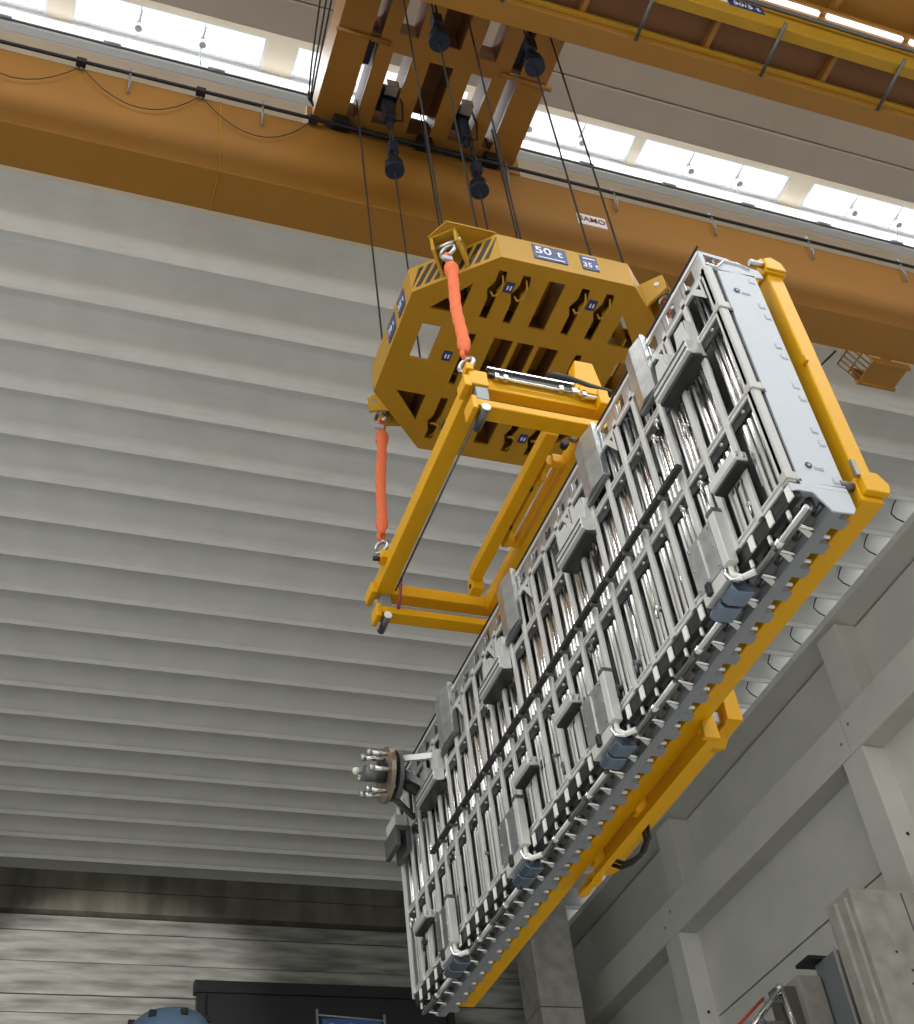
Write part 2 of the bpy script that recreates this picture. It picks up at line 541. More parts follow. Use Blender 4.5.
MB().box(19.17, 19.6, 24.3, 25.2, -1.6, 12.02).build('sheet', M['lgrey'], sh, 0.02)
MB().box(19.62, 20.3, 24.34, 25.2, -1.6, 12.1).build('sheet', M['lgrey'], sh, 0.02)
MB().box(19.13, 19.17, 24.22, 24.3, -1.6, 12.06).build('edge_strip', M['alur'], sh)
MB().box(18.78, 19.42, 24.8, 25.4, 12.02, 12.1).build('top_hatch', M['dark'], sh)
sp = thing('concrete_stub', 'narrow grey concrete upright left of the dark steel shaft', 'pillar', (18.8, 25.3, -1.6))
MB().box(18.47, 19.1, 25.0, 25.6, -1.6, 11.7).build('cast_block', M['conc'], sp, 0.02)
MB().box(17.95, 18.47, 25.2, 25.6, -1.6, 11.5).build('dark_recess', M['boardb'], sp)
ld = thing('ladder_gantry', 'aluminium scaffold rail with a red side bar at the lower right', 'scaffold', (17.3, 25, 9.5))
MB().tube([(16.2, 25, 10.2), (17.37, 25, 11.1)], 0.035, 8).build('red_bar', M['redpin'], ld)
MB().tube([(16.5, 25, 10.1), (17.9, 25, 11.34)], 0.075, 10).build('rail', M['alu'], ld)
MB().tube([(17.9, 25, 11.36), (18.1, 25, 9.4)], 0.075, 10).build('post', M['alu'], ld)
MB().ball((17.88, 25, 11.36), 0.1).build('coupler', M['shackle'], ld)
for a, b, c, d in ((16.65, 10.52, 17.5, 10.55), (17.35, 11.05, 17.9, 11.05)):
    MB().tube([(a, 25.02, b), (c, 25.02, d)], 0.04, 8).build('rung', M['lgrey'], ld)
MB().box(17.4, 17.7, 24.9, 25.1, 10.35, 10.55).build('clamp', M['shackle'], ld)
MB().tube([(17.2, 25.0, -1.6), (17.2, 25.0, 10.6)], 0.06, 8).build('post', M['alu'], ld)

# ---- far floor level: blue tank and a railing with a blue banner
tk = thing('blue_tank', 'pale blue domed tank top before the board-marked far wall', 'tank', (6.25, 38.5, -1.6))
tb = MB()
prof_t = [(1.32, -1.6), (1.32, 15.5), (1.22, 15.85), (0.95, 16.12), (0.55, 16.25), (0.0, 16.28)]
n = 32
vs, fs = [], []
for i, (r, z) in enumerate(prof_t):
    for k in range(n):
        a = 2*math.pi*k/n
        vs.append((6.25+max(r, 0.001)*math.cos(a), 39.3+max(r, 0.001)*math.sin(a), z))
fs = [(i*n+k, i*n+(k+1) % n, (i+1)*n+(k+1) % n, (i+1)*n+k) for i in range(len(prof_t)-1) for k in range(n)]
tb.add(vs, fs, True).build('shell', M['tank'], tk)
for a in range(0, 360, 45):
    x, y = 6.25+1.2*math.cos(R(a+10)), 39.3+1.2*math.sin(R(a+10))
    MB().box(x-0.1, x+0.1, y-0.1, y+0.1, 15.78, 15.98).build('lifting_lug', M['dark'], tk, 0.02)
rl = thing('banner_railing', 'grey railing hung with a dark blue banner at the bottom edge', 'railing', (11.5, 38, 14.5))
MB().tube([(10.45, 38, 14.5), (10.45, 38, 16.02)], 0.04, 8).build('post', M['lgrey'], rl)
MB().tube([(12.58, 38, 14.5), (12.58, 38, 15.9)], 0.04, 8).build('post', M['lgrey'], rl)
MB().tube([(10.45, 38, 15.85), (12.58, 38, 15.72)], 0.03, 8).build('top_rail', M['lgrey'], rl)
ban = MB().box(10.6, 12.45, 37.99, 38.0, 14.5, 15.74).build('banner', M['sign'], rl)
for x in (10.9, 11.5):
    MB().ring((x, 37.98, 15.5), 'y', 0.06, 0.11, 0.01, 16).build('emblem', M['tank'], ban)
MB().box(9, 14, 37.9, 39.2, 14.3, 14.5).build('walkway', M['conc'], rl)
dk = thing('dark_wall_recess', 'black boxes for the shade of a recess in the far wall beside the blue tank', 'recess', (14, 44, -1.6))  # dark recess in the far wall, its shade put in as black boxes
MB().box(8.3, 18.5, 46.9, 47.3, 20.3, 20.75).build('recess_head', M['dark'], dk)
MB().box(8.4, 18.4, 47.0, 47.25, 12.0, 20.3).build('recess_fill', M['dark'], dk)
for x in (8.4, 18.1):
    MB().box(x, x+0.3, 46.9, 47.0, -1.6, 20.2).build('recess_jamb', M['dark'], dk)

# ================================================================== CRANE
g1 = thing('crane_girder', 'yellow box girder crossing the picture below the roof lights', 'crane girder', (10, 12, 18.5))
MB().box(-17, 2.05, 11.6, 12.38, 18.5, 20.62).build('box_section', M['crane'], g1, 0.012)
MB().box(2.065, 24.3, 11.6, 12.38, 18.5, 20.62).build('box_section', M['crane'], g1, 0.012)
MB().box(2.048, 2.068, 11.594, 12.39, 18.49, 20.63).build('weld_seam', M['spread'], g1)
MB().box(-17, 24.3, 11.85, 12.05, 20.62, 20.8).build('rail', M['dsteel'], g1)
MB().tube([(-17, 11.5, 20.66), (24.3, 11.5, 20.66)], 0.035, 8).build('cable_track', M['dark'], g1)
hk = MB().tube([(0.51, 11.5, 20.8), (0.51, 11.5, 20.3), (0.51, 11.56, 20.14)], 0.022, 6).build('track_hanger', M['lgrey'], g1)
row(hk, [(2.25, 0, 0), (-2.25, 0, 0)] + [(x-0.51, 0, 0) for x in (7.3, 9.5, 11.6, 13.8, 16.0, 18.2)], g1)
cl = MB().box(-0.37, -0.21, 11.44, 11.56, 20.56, 20.68).build('cable_carrier', M['dark'], g1)
row(cl, [(1.98, 0, 0), (3.95, 0, 0)], g1)
for a, b in ((-2.3, -0.28), (-0.28, 1.7), (1.7, 3.6)):
    pts = [(a+(b-a)*t/10, 11.53, 20.55-0.85*4*(t/10)*(1-t/10)) for t in range(11)]
    MB().tube(pts, 0.009, 6).build('festoon_cable', M['rubber'], g1)
sg = MB().box(8.6, 9.18, 11.585, 11.6, 19.48, 19.8).build('maker_plate', M['white'], g1)
text('lettering', 'SAMO', (8.89, 11.578, 19.64), 0.2, (R(90), 0, 0), M['signred'], sg)
# service basket below the girder at the right
bk = MB().box(15.08, 15.92, 12.42, 13.0, 18.4, 18.44).box(15.05, 15.95, 12.95, 13.02, 18.36, 18.8).box(15.05, 15.95, 12.4, 12.46, 18.36, 18.5).build('service_basket', M['crane'], g1, 0.01)
for i in range(6):
    y = 12.42+i*0.11
    MB().tube([(15.08, y, 18.42), (14.75, y, 18.85)], 0.016, 6).build('side_bar', M['crane'], bk)
for x, z in ((14.75, 18.85), (14.92, 18.63)):
    MB().tube([(x, 12.42, z), (x, 12.97, z)], 0.02, 6).build('side_rail', M['crane'], bk)

MB().box(15.3, 15.5, 12.375, 12.425, 18.38, 19.0).build('hanger_plate', M['crane'], bk)
g2 = thing('walkway_girder', 'yellow ribbed girder with lamp strip and dark hangers at the top edge', 'crane girder', (10, 7.6, 18.3))
MB().box(-17, 24.3, 7.6, 7.95, 18.36, 18.75).build('far_edge_beam', M['crane'], g2, 0.01)
MB().box(-17, 24.3, 7.52, 7.6, 18.52, 18.6).build('edge_lip', M['spread'], g2, 0.01)
MB().box(-17, 24.3, 7.03, 7.6, 18.75, 18.8).build('floor_plate', M['crab'], g2)
MB().box(-17, 24.3, 7.03, 7.95, 18.8, 20.9).build('box_section', M['crane'], g2)
MB().box(-17, 24.3, 6.85, 7.03, 18.45, 19.15).build('near_edge_beam', M['spread'], g2, 0.01)
st = MB().box(6.72, 6.80, 7.03, 7.6, 18.6, 18.75).build('floor_rib', M['crane'], g2)
row(st, [(2.13*k, 0, 0) for k in range(-4, 8) if k], g2)
hg = MB().tube([(7.64, 7.62, 18.34), (7.64, 6.74, 18.43)], 0.03, 8).build('tie_rod', M['dsteel'], g2)
row(hg, [(2.2*k, 0, 0) for k in (-1, 1, 2, 3, 4)], g2)
MB().tube([(-17, 6.76, 18.92), (24.3, 6.76, 18.92)], 0.04, 8).build('cable_pipe', M['dsteel'], g2)
MB().box(-17, 24.3, 2.6, 7.02, 20.3, 20.4).build('walkway_plate', M['crane'], g2)  # underside in view; carried on unseen toward the viewer to shade the girder
pr_ = MB().box(6.0, 6.1, 2.6, 7.0, 20.16, 20.3).build('plate_rib', M['crane'], g2)
row(pr_, [(1.8*k, 0, 0) for k in range(-3, 9) if k], g2)
lamp = MB().box(11.24, 12.74, 6.95, 7.02, 19.86, 19.95).build('lamp_strip', M['led'], g2)
row(lamp, [(-1.66, 0, 0), (-3.32, 0, 0), (1.66, 0, 0), (3.32, 0, 0)], g2)
MB().box(-17, 24.3, 6.93, 7.02, 19.98, 20.1).build('lamp_rail', M['crane'], g2)
sg2 = MB().box(9.0, 9.62, 6.835, 6.85, 18.76, 19.0).build('capacity_sign', M['sign'], g2)
text('lettering', '50/5 t', (9.31, 6.83, 18.86), 0.2, (R(90), 0, 0), M['white'], sg2)
MB().box(8.62, 8.97, 6.835, 6.85, 18.82, 19.08).build('white_plate', M['white'], g2)

# ---- trolley
tr = thing('crane_trolley', 'yellow slotted hoist trolley carried between the two crane girders', 'trolley', (5.6, 9.7, 21.0))


def rect(x0, x1, y0, y1):
    return [(x0, y0), (x1, y0), (x1, y1), (x0, y1)]


holes = [rect(4.27, 4.45, 8.2, 11.5), rect(4.73, 5.08, 10.1, 11.5), rect(4.73, 5.08, 8.4, 9.75), rect(5.39, 5.85, 8.4, 9.76),
         rect(5.40, 5.84, 10.1, 11.53), rect(6.17, 6.52, 8.4, 9.8), rect(6.17, 6.55, 10.1, 11.46), rect(6.83, 7.02, 8.4, 11.46)]
MB().holed(rect(3.70, 7.55, 7.62, 11.66), holes, 'z', 21.0, 21.06).build('bottom_plate', M['crane'], tr)
MB().box(3.70, 3.76, 7.62, 11.66, 21.06, 21.9).build('side_plate', M['crane'], tr)
MB().box(7.49, 7.55, 7.62, 11.66, 21.06, 21.9).build('side_plate', M['crane'], tr)
for x0, x1 in ((4.2, 4.25), (4.47, 4.52), (4.66, 4.71), (5.1, 5.15), (5.32, 5.37), (5.87, 5.92), (6.1, 6.15), (6.57, 6.62), (6.76, 6.81), (7.04, 7.09)):
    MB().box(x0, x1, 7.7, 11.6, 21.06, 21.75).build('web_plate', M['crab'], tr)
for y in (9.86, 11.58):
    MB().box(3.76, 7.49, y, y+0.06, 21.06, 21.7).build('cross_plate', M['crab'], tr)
MB().box(5.15, 5.9, 8.3, 11.5, 21.75, 21.85).build('drum_cover', M['crab'], tr)
MB().tube([(4.72, 8.7, 22.3), (6.6, 8.7, 22.3)], 0.4, 20).build('rope_drum', M['crab'], tr)
MB().tube([(4.3, 9.95, 20.97), (4.62, 9.95, 20.97)], 0.04, 8).tube([(3.66, 9.92, 20.96), (4.6, 9.93, 20.96)], 0.04, 8).build('cross_pipe', M['crane'], tr)
MB().tube([(6.67, 9.95, 20.96), (7.64, 9.99, 20.96)], 0.05, 8).build('cross_pipe', M['crane'], tr)
for x, y in ((4.36, 8.9), (6.92, 8.9), (4.35, 10.2), (6.93, 9.5)):
    MB().box(x-0.08, x+0.08, y-0.35, y+0.35, 21.2, 21.5).build('rope_sheave', M['navy'], tr, 0.03)
for x in (4.93, 6.34):
    s_ = MB().box(x-0.1, x+0.1, 11.0, 11.2, 20.5, 21.4)
    s_.cyl((x, 11.1, 20.3), (x, 11.1, 20.5), 0.06, 8)
    s_.box(x-0.16, x+0.16, 10.9, 11.35, 21.2, 21.4).build('rope_anchor', M['navy'], tr, 0.015)
    MB().tube([(x+0.05, 10.8, 21.3), (x+0.22, 10.95, 20.9), (x+0.25, 11.1, 20.6), (x+0.08, 11.1, 20.55)], 0.02, 6).build('sensor_cable', M['rubber'], tr)
    MB().box(x-0.1, x+0.12, 10.75, 10.95, 21.1, 21.3).build('cable_clamp', M['shackle'], tr)
for x in (4.93, 6.5):
    MB().box(x-0.1, x+0.1, 8.65, 8.85, 20.9, 21.35).cyl((x, 8.75, 20.4), (x, 8.75, 20.9), 0.035, 8).build('rope_anchor', M['navy'], tr, 0.015)
for dx in (0, 0.09, 0.2):
    MB().tube([(3.55-dx, 8.2, 22.0), (3.52-dx, 9.5, 21.4), (3.53-dx*0.6, 10.6, 20.9), (3.56-dx*0.3, 11.2, 20.75), (3.66, 11.45, 21.0)], 0.016, 6).build('trailing_cable', M['rubber'], tr)
MB().box(3.6, 7.7, 11.68, 12.25, 20.8, 21.4).build('end_carriage', M['crane'], tr, 0.02)
MB().tube([(3.9, 11.62, 20.86), (7.3, 11.62, 20.86)], 0.06, 8).build('drag_bar', M['dsteel'], tr)
for x in (4.05, 6.9, 5.6):
    MB().box(x, x+0.28, 11.45, 11.66, 20.72, 20.95).build('cable_carrier', M['dark'], tr, 0.01)

# ---- hoist ropes and the bell weights on four of them
names = {}
ropes = [(4.43, 8.78, 'wire rope outermost left of the near rope row, clear of any bell weight'),
         (4.90, 8.74, 'wire rope threading the upper left bell weight'),
         (5.50, 8.73, 'near-row wire rope third from the left, dropping to the striped spreader edge'),
         (6.50, 8.72, 'wire rope threading the upper right bell weight'),
         (7.02, 8.77, 'rightmost wire rope, ending beyond the 35 t plate'),
         (4.40, 11.22, 'leftmost wire rope, dropping behind the left side of the spreader'),
         (4.90, 11.1, 'wire rope through the lower left bell weight, seen again in the spreader window'),
         (5.55, 11.1, 'thin far-row wire rope between the two lower bell weights'),
         (6.42, 11.1, 'wire rope through the lower right bell weight'),
         (6.95, 11.12, 'far-row wire rope furthest to the right, passing the maker plate')]
for x, y, lab in ropes:
    zb = 12.96 if x > 4.41 else 13.0
    tag(MB().tube([(x, y, zb), (x, y, 21.15)], 0.015, 8).build('wire_rope', M['rope']), lab, 'rope', 'hoist ropes of the crane')
for x, y, lab in ((4.90, 8.74, 'upper left black bell weight on its hoist rope'), (6.50, 8.72, 'upper right black bell weight near the yellow walkway girder'),
                  (4.90, 11.1, 'lower left black bell weight hanging before the yellow girder'), (6.42, 11.1, 'lower right black bell weight hanging before the yellow girder')):
    b = thing('bell_weight', lab, 'weight', (x, y, 18.9), 'bell weights on the hoist ropes')
    m_ = MB().cyl((x, y, 18.9), (x, y, 19.06), 0.165, 22)
    m_.tube([(x, y, 19.06), (x, y, 19.14), (x, y, 19.24), (x, y, 19.4)], 0.1, 20, rad=[0.165, 0.15, 0.075, 0.05])
    m_.build('bell', M['navy'], b)
    MB().cyl((x+0.03, y-0.05, 19.3), (x+0.03, y-0.05, 20.6), 0.022, 8).build('hanger', M['rope'], b)
    MB().box(x-0.07, x+0.09, y-0.1, y+0.06, 19.4, 19.7).build('switch_body', M['navy'], b, 0.01)

# ================================================================== SPREADER
sx = 5.68
spd = thing('lifting_spreader', 'eight-sided yellow lifting spreader with capacity plates, hung on the hoist ropes', 'spreader', (sx, 9.74, 12.5))
oct_ = [(4.80, 8.12), (6.56, 8.12), (7.30, 8.85), (7.43, 9.0), (7.43, 10.5), (6.56, 11.36), (4.80, 11.36), (3.93, 10.5), (3.93, 8.86)]
oct_ = [(4.80, 8.12), (6.56, 8.12), (7.43, 8.9), (7.43, 10.5), (6.5, 11.36), (4.80, 11.36), (3.93, 10.52), (3.93, 8.88)]
slot = lambda x, y0, y1, w=0.09: rect(x-w/2, x+w/2, y0, y1)


def hookslot(x, y0, w=0.105):
    # an S-shaped opening: straight foot, bent head
    L = [(x-w/2, y0+0.74), (x-w/2, y0+0.42), (x-w/2-0.05, y0+0.31), (x-w/2+0.01, y0+0.16), (x-w/2, y0)]
    Rr = [(x+w/2, y0), (x+w/2+0.03, y0+0.16), (x+w/2-0.03, y0+0.30), (x+w/2, y0+0.42), (x+w/2, y0+0.74)]
    return L+Rr


hs = []
hookx = ((4.90, 8.31), (5.21, 8.31), (5.99, 8.31), (6.32, 8.31), (4.87, 10.44), (5.21, 10.44), (5.97, 10.44), (6.31, 10.44))
for x, y in hookx[:4]:
    hs.append(hookslot(x, y))
for x, y in hookx[4:]:
    hs.append([(a, 2*(y+0.36)-b) for a, b in hookslot(x, y)])
hs += [slot(4.87, 9.31, 10.17), slot(6.32, 9.31, 10.17)]
hs += [rect(5.50, 5.72, 8.31, 9.05), rect(5.50, 5.72, 10.45, 11.1),
       rect(5.15, 5.41, 9.30, 9.90), rect(5.47, 5.70, 9.30, 9.90), rect(5.76, 6.03, 9.30, 9.90),
       rect(4.20, 4.46, 9.30, 9.86), rect(6.86, 7.12, 9.30, 9.86),
       [(4.20, 9.06), (4.61, 8.57), (4.61, 9.06)], [(6.60, 9.06), (6.60, 8.57), (7.0, 9.06)],
       [(4.20, 10.42), (4.61, 10.42), (4.61, 10.87)], [(6.60, 10.42), (7.0, 10.42), (6.60, 10.87)]]
MB().holed(oct_, hs, 'z', 12.5, 12.54).build('bottom_plate', M['spread'], spd)
MB().holed(oct_, [rect(4.20, 4.60, 9.32, 10.28), rect(6.86, 7.12, 9.30, 9.86), [(6.60, 9.06), (6.60, 8.57), (7.0, 9.06)], rect(5.47, 5.66, 8.31, 8.6)], 'z', 12.92, 12.96).build('top_plate', M['spread'], spd)
for i in range(8):
    a, b = Vector(oct_[i]), Vector(oct_[(i+1) % 8])
    t = (b-a).normalized()
    nn_ = Vector((-t.y, t.x))*0.03
    q = [a, b, b+nn_-t*0.012, a+nn_+t*0.012]
    MB().prism([(p.x, p.y) for p in q], 'z', 12.5405, 12.9195).build('side_plate', M['spread'], spd)
for x in (4.16, 4.63, 4.69, 5.08, 5.44, 5.735, 6.08, 6.55, 6.83, 7.15):
    y0_ = 8.95 if x < 4.7 or x > 6.7 else 8.17
    y1_ = 10.3 if x < 4.6 or x > 6.7 else 11.12
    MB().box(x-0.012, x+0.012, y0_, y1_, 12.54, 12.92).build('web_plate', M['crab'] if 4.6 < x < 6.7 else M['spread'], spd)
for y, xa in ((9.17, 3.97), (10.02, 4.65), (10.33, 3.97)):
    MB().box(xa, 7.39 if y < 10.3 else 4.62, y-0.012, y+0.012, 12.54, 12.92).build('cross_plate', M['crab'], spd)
# hooks hinged in the S-shaped slots, with their number plates
for i, (x, y) in enumerate(hookx):
    s_ = 1 if i < 4 else -1
    cy = y + (0.0 if i < 4 else 0.72)
    w_ = [(x-0.06, cy+s_*0.30, 12.47), (x-0.02, cy+s_*0.34, 12.44), (x+0.045, cy+s_*0.30, 12.44), (x+0.05, cy+s_*0.16, 12.46), (x+0.015, cy+s_*0.06, 12.5)]
    MB().tube(w_, 0.022, 8, rad=[0.012, 0.016, 0.016, 0.014, 0.01]).build('load_hook', M['spread'], spd)
for x, y in ((5.05, 8.52), (6.15, 8.52), (5.04, 10.86), (6.14, 10.86), (4.66, 9.72), (6.12, 9.72)):
    p_ = MB().box(x-0.055, x+0.055, y-0.075, y+0.075, 12.485, 12.5).build('number_plate', M['sign'], spd)
    MB().box(x-0.03, x-0.01, y-0.03, y+0.03, 12.48, 12.485).box(x+0.01, x+0.03, y-0.03, y+0.03, 12.48, 12.485).build('print', M['white'], p_)
# capacity plates
def capplate(x0, x1, body, size, bar_top):
    p_ = MB().box(x0, x1, 8.108, 8.12, 12.63, 12.905).build('capacity_plate', M['sign'], spd)
    if bar_top:
        MB().box(x0+0.03, x1-0.03, 8.104, 8.108, 12.84, 12.86).build('white_bar', M['white'], p_)
        text('lettering', body, ((x0+x1)/2, 8.104, 12.71), size, (R(90), 0, 0), M['white'], p_)
    else:
        MB().box(x0+0.05, x1-0.04, 8.104, 8.108, 12.66, 12.675).build('white_bar', M['white'], p_)
        text('lettering', body, ((x0+x1)/2-0.02, 8.104, 12.79), size, (R(90), 0, 0), M['white'], p_, sx=1.2)
capplate(5.25, 5.69, '50 t', 0.19, False)
capplate(5.89, 6.11, '35 t', 0.13, True)
for y0_, y1_, body in ((9.12, 9.36, '35 t'), (9.5, 9.77, '50 t')):
    p_ = MB().box(3.918, 3.93, y0_, y1_, 12.58, 12.88).build('capacity_plate', M['sign'], spd)
    text('lettering', body, (3.914, (y0_+y1_)/2, 12.72), 0.13, (R(90), 0, R(-90)), M['white'], p_)
# hazard stripes on the near left chamfer
ca, cb = Vector((3.93, 8.88)), Vector((4.80, 8.12))
L_ = (cb-ca).length
tt = (cb-ca)/L_
no = Vector((-tt.y, tt.x))*-1
if no.y > 0:
    no = -no


def chamfer(u, z, off=0.004):
    q = ca + tt*u + no*off
    return (q.x, q.y, z)


for u0 in (0.03, 0.15, 0.27, 0.39, 0.68, 0.80, 0.92, 1.04):
    m_ = MB()
    lo, hi = 12.56, 12.90
    w_ = 0.068
    sl = 0.20
    pts = [(u0-sl/2, lo), (u0-sl/2+w_, lo), (u0+sl/2+w_, hi), (u0+sl/2, hi)]
    pts = [(min(max(u, 0.005), L_-0.005), z) for u, z in pts]
    m_.add([chamfer(u, z) for u, z in pts] + [chamfer(u, z, 0.0) for u, z in pts], [(0, 1, 2, 3), (7, 6, 5, 4), (0, 1, 5, 4), (1, 2, 6, 5), (2, 3, 7, 6), (3, 0, 4, 7)]).build('hazard_stripe', M['dark'], spd)


# lifting eyes at the four corners, each a pair of cheeks on the chamfer
def corner_eye(c, d):
    c, d = Vector(c), Vector(d).normalized()
    s_ = Vector((-d.y, d.x))
    for k in (-1, 1):
        b_ = c + s_*k*0.17 - d*0.05
        e_ = c + s_*k*0.15 + d*0.30
        MB().add([(p.x+s_.x*o_, p.y+s_.y*o_, z) for p, z in ((b_, 12.52), (b_, 12.98), (e_, 12.98), (e_, 12.72)) for o_ in (-0.018, 0.018)],
                 [(0, 2, 4, 6), (7, 5, 3, 1), (0, 1, 3, 2), (2, 3, 5, 4), (4, 5, 7, 6), (6, 7, 1, 0)]).build('eye_cheek', M['spread'], spd)
    e1, e2 = c + s_*0.19 + d*0.2, c - s_*0.19 + d*0.2
    MB().cyl((e1.x, e1.y, 12.84), (e2.x, e2.y, 12.84), 0.035, 10).build('eye_pin', M['shackle'], spd)
    p0 = [c + s_*0.17 - d*0.05, c - s_*0.17 - d*0.05, c - s_*0.15 + d*0.30, c + s_*0.15 + d*0.30]
    MB().prism([(p.x, p.y) for p in p0], 'z', 12.94, 12.98).build('eye_cap', M['spread'], spd)
    return c + d*0.2


MB().prism([(4.16, 8.12), (4.8, 8.12), (4.5, 8.40), (4.2, 8.66), (4.02, 8.40)], 'z', 12.982, 13.0).build('eye_cover', M['spread'], spd)
eyes = []
for c, d in (((4.36, 8.5), (-0.66, -0.75)), ((7.0, 8.51), (0.66, -0.75)), ((4.36, 10.94), (-0.66, 0.75)), ((6.96, 10.93), (0.66, 0.75))):
    eyes.append(corner_eye(c, d))

# ---- orange round slings from the corner eyes to the frame
def sling(top, bot, label):
    top, bot = Vector(top), Vector(bot)
    t = thing('round_sling', label, 'sling', tuple(bot), 'orange slings under the spreader')
    d = (bot-top).normalized()
    L = (bot-top).length
    side = d.orthogonal().normalized()
    side = Vector((d.cross(Vector((0.8, 0.6, 0))))).normalized()
    MB().torus(top+d*0.13, d.cross(side), 0.1, 0.028, 18, 8).build('top_shackle', M['shackle'], t)
    MB().torus(top+d*0.30, side, 0.06, 0.026, 16, 8).build('sling_eye', M['sling'], t)
    rad, pts = [], []
    for k in range(25):
        f_ = k/24
        pts.append(top+d*(0.36+f_*(L-0.36-0.34)) + side*0.012*math.sin(f_*9))
        rad.append((0.066 if 0.05 < f_ < 0.95 else 0.05) + 0.004*math.sin(k*2.1) + (0.022 if k in (2, 3) else 0.008 if k in (21, 22) else 0))
    MB().tube(pts, 0.08, 12, rad=rad).build('sleeve', M['sling'], t)
    MB().torus(bot-d*0.30, side, 0.055, 0.026, 16, 8).build('sling_eye', M['sling'], t)
    MB().torus(bot-d*0.15, d.cross(side), 0.09, 0.026, 18, 8).build('bottom_shackle', M['shackle'], t)
    q = top+d*0.42-side*0.02
    MB().box(q.x-0.1, q.x+0.02, q.y-0.1, q.y-0.06, q.z-0.04, q.z+0.03).build('rating_tag', M['tag'], t)
    return t


E0 = [(e.x, e.y, 12.82) for e in eyes]
sling(E0[0], (4.06, 8.04, 10.12), 'upper orange round sling from the striped corner to the near end of the frame')
sling(E0[2], (4.00, 10.98, 10.10), 'lower orange round sling hanging free on the left over the far end of the frame')
s3 = sling(E0[1], (7.3, 8.04, 10.12), 'right near sling with a red collar at the spreader corner, mostly hidden by the detector')
MB().torus((E0[1][0]+0.01, E0[1][1]-0.02, 12.5), (0.6, -0.6, 0.3), 0.1, 0.03, 16, 8).build('red_collar', M['redpin'], s3)

# ================================================================== LIFTING FRAME
fr = thing('turning_rig', 'yellow turning rig with rails and arms clamped behind the silver detector', 'lifting rig', (5.0, 9.6, 6.0))
T = M['tool']
BV = 0.012


def fbox(name, x0, x1, y0, y1, z0, z1, m=None, bv=BV, parent=None):
    return MB().box(x0, x1, y0, y1, z0, z1).build(name, m or T, parent or fr, bv)


# upper rectangle, z 9.9
fbox('side_beam', 4.05, 4.25, 7.98, 11.55, 9.9, 10.12)
fbox('side_beam', 7.1, 7.3, 7.98, 11.55, 9.9, 10.12)
for y0_, y1_ in ((8.02, 8.16), (11.40, 11.60)):
    fbox('cross_arm', 4.25, 7.1, y0_, y1_, 9.9, 10.06)
    fbox('end_cap', 3.98, 4.06, y0_-0.04, y1_+0.04, 9.86, 10.02)
fbox('lower_arm', 4.08, 5.6, 8.0, 8.2, 9.6, 9.70)
fbox('lower_arm', 4.08, 5.6, 11.40, 11.60, 9.6, 9.70)
fbox('arm_foot', 4.03, 4.09, 7.98, 8.22, 9.53, 9.72)
fbox('arm_foot', 4.03, 4.09, 11.38, 11.62, 9.53, 9.72)
for y0_ in (8.0, 11.42):
    MB().cyl((4.17, y0_-0.02, 9.56), (4.17, y0_+0.28, 9.54), 0.045, 14).build('arm_roller', M['dsteel'], fr)
    MB().cyl((4.17, y0_-0.03, 9.56), (4.17, y0_-0.02, 9.56), 0.05, 14).build('roller_cap', M['tabw'], fr)
    fbox('hanger_bracket', 4.1, 4.24, y0_+0.0, y0_+0.1, 9.7, 9.9, M['lgrey'], 0.01)
MB().tube([(4.26, 8.2, 9.87), (4.26, 11.3, 9.87)], 0.014, 6).build('drive_shaft', M['dsteel'], fr)
MB().tube([(4.27, 11.1, 9.9), (4.3, 11.3, 9.72), (4.3, 11.38, 9.66)], 0.02, 6).build('hose', M['signred'], fr)
fbox('inner_beam', 5.09, 5.24, 8.48, 10.95, 9.9, 10.05)
fbox('beam_clevis', 5.12, 5.27, 10.95, 11.12, 9.78, 9.98)
MB().cyl((5.11, 11.03, 9.86), (5.29, 11.03, 9.86), 0.03, 10).build('clevis_pin', M['dark'], fr)
for y in (9.35, 10.0):
    MB().cyl((5.235, y, 9.93), (5.27, y, 9.93), 0.03, 8).build('beam_bolt', M['dark'], fr)
fbox('guide_bar', 5.48, 5.6, 7.9, 11.45, 9.88, 10.1)
wav = [(8.9, 9.9), (9.05, 9.9), (9.12, 9.86), (9.2, 9.9), (10.05, 9.9), (10.12, 9.86), (10.25, 9.86), (10.34, 9.92), (10.3, 10.04), (8.9, 10.04)]
MB().prism(wav, 'x', 5.27, 5.33).build('hinge_plate', T, fr)
fbox('hinge_web', 5.33, 5.48, 8.85, 8.95, 9.9, 10.03)
fbox('hinge_web', 5.33, 5.48, 10.22, 10.3, 9.9, 10.03)
fbox('hinge_rail', 5.40, 5.44, 8.95, 10.25, 9.9, 10.0)
MB().prism([(5.26, 10.12), (5.62, 10.12), (5.56, 10.62), (5.34, 10.62)], 'y', 7.98, 8.16).build('upright', T, fr, 0.015)
fbox('upright_foot', 5.28, 5.6, 7.92, 8.22, 10.02, 10.12)
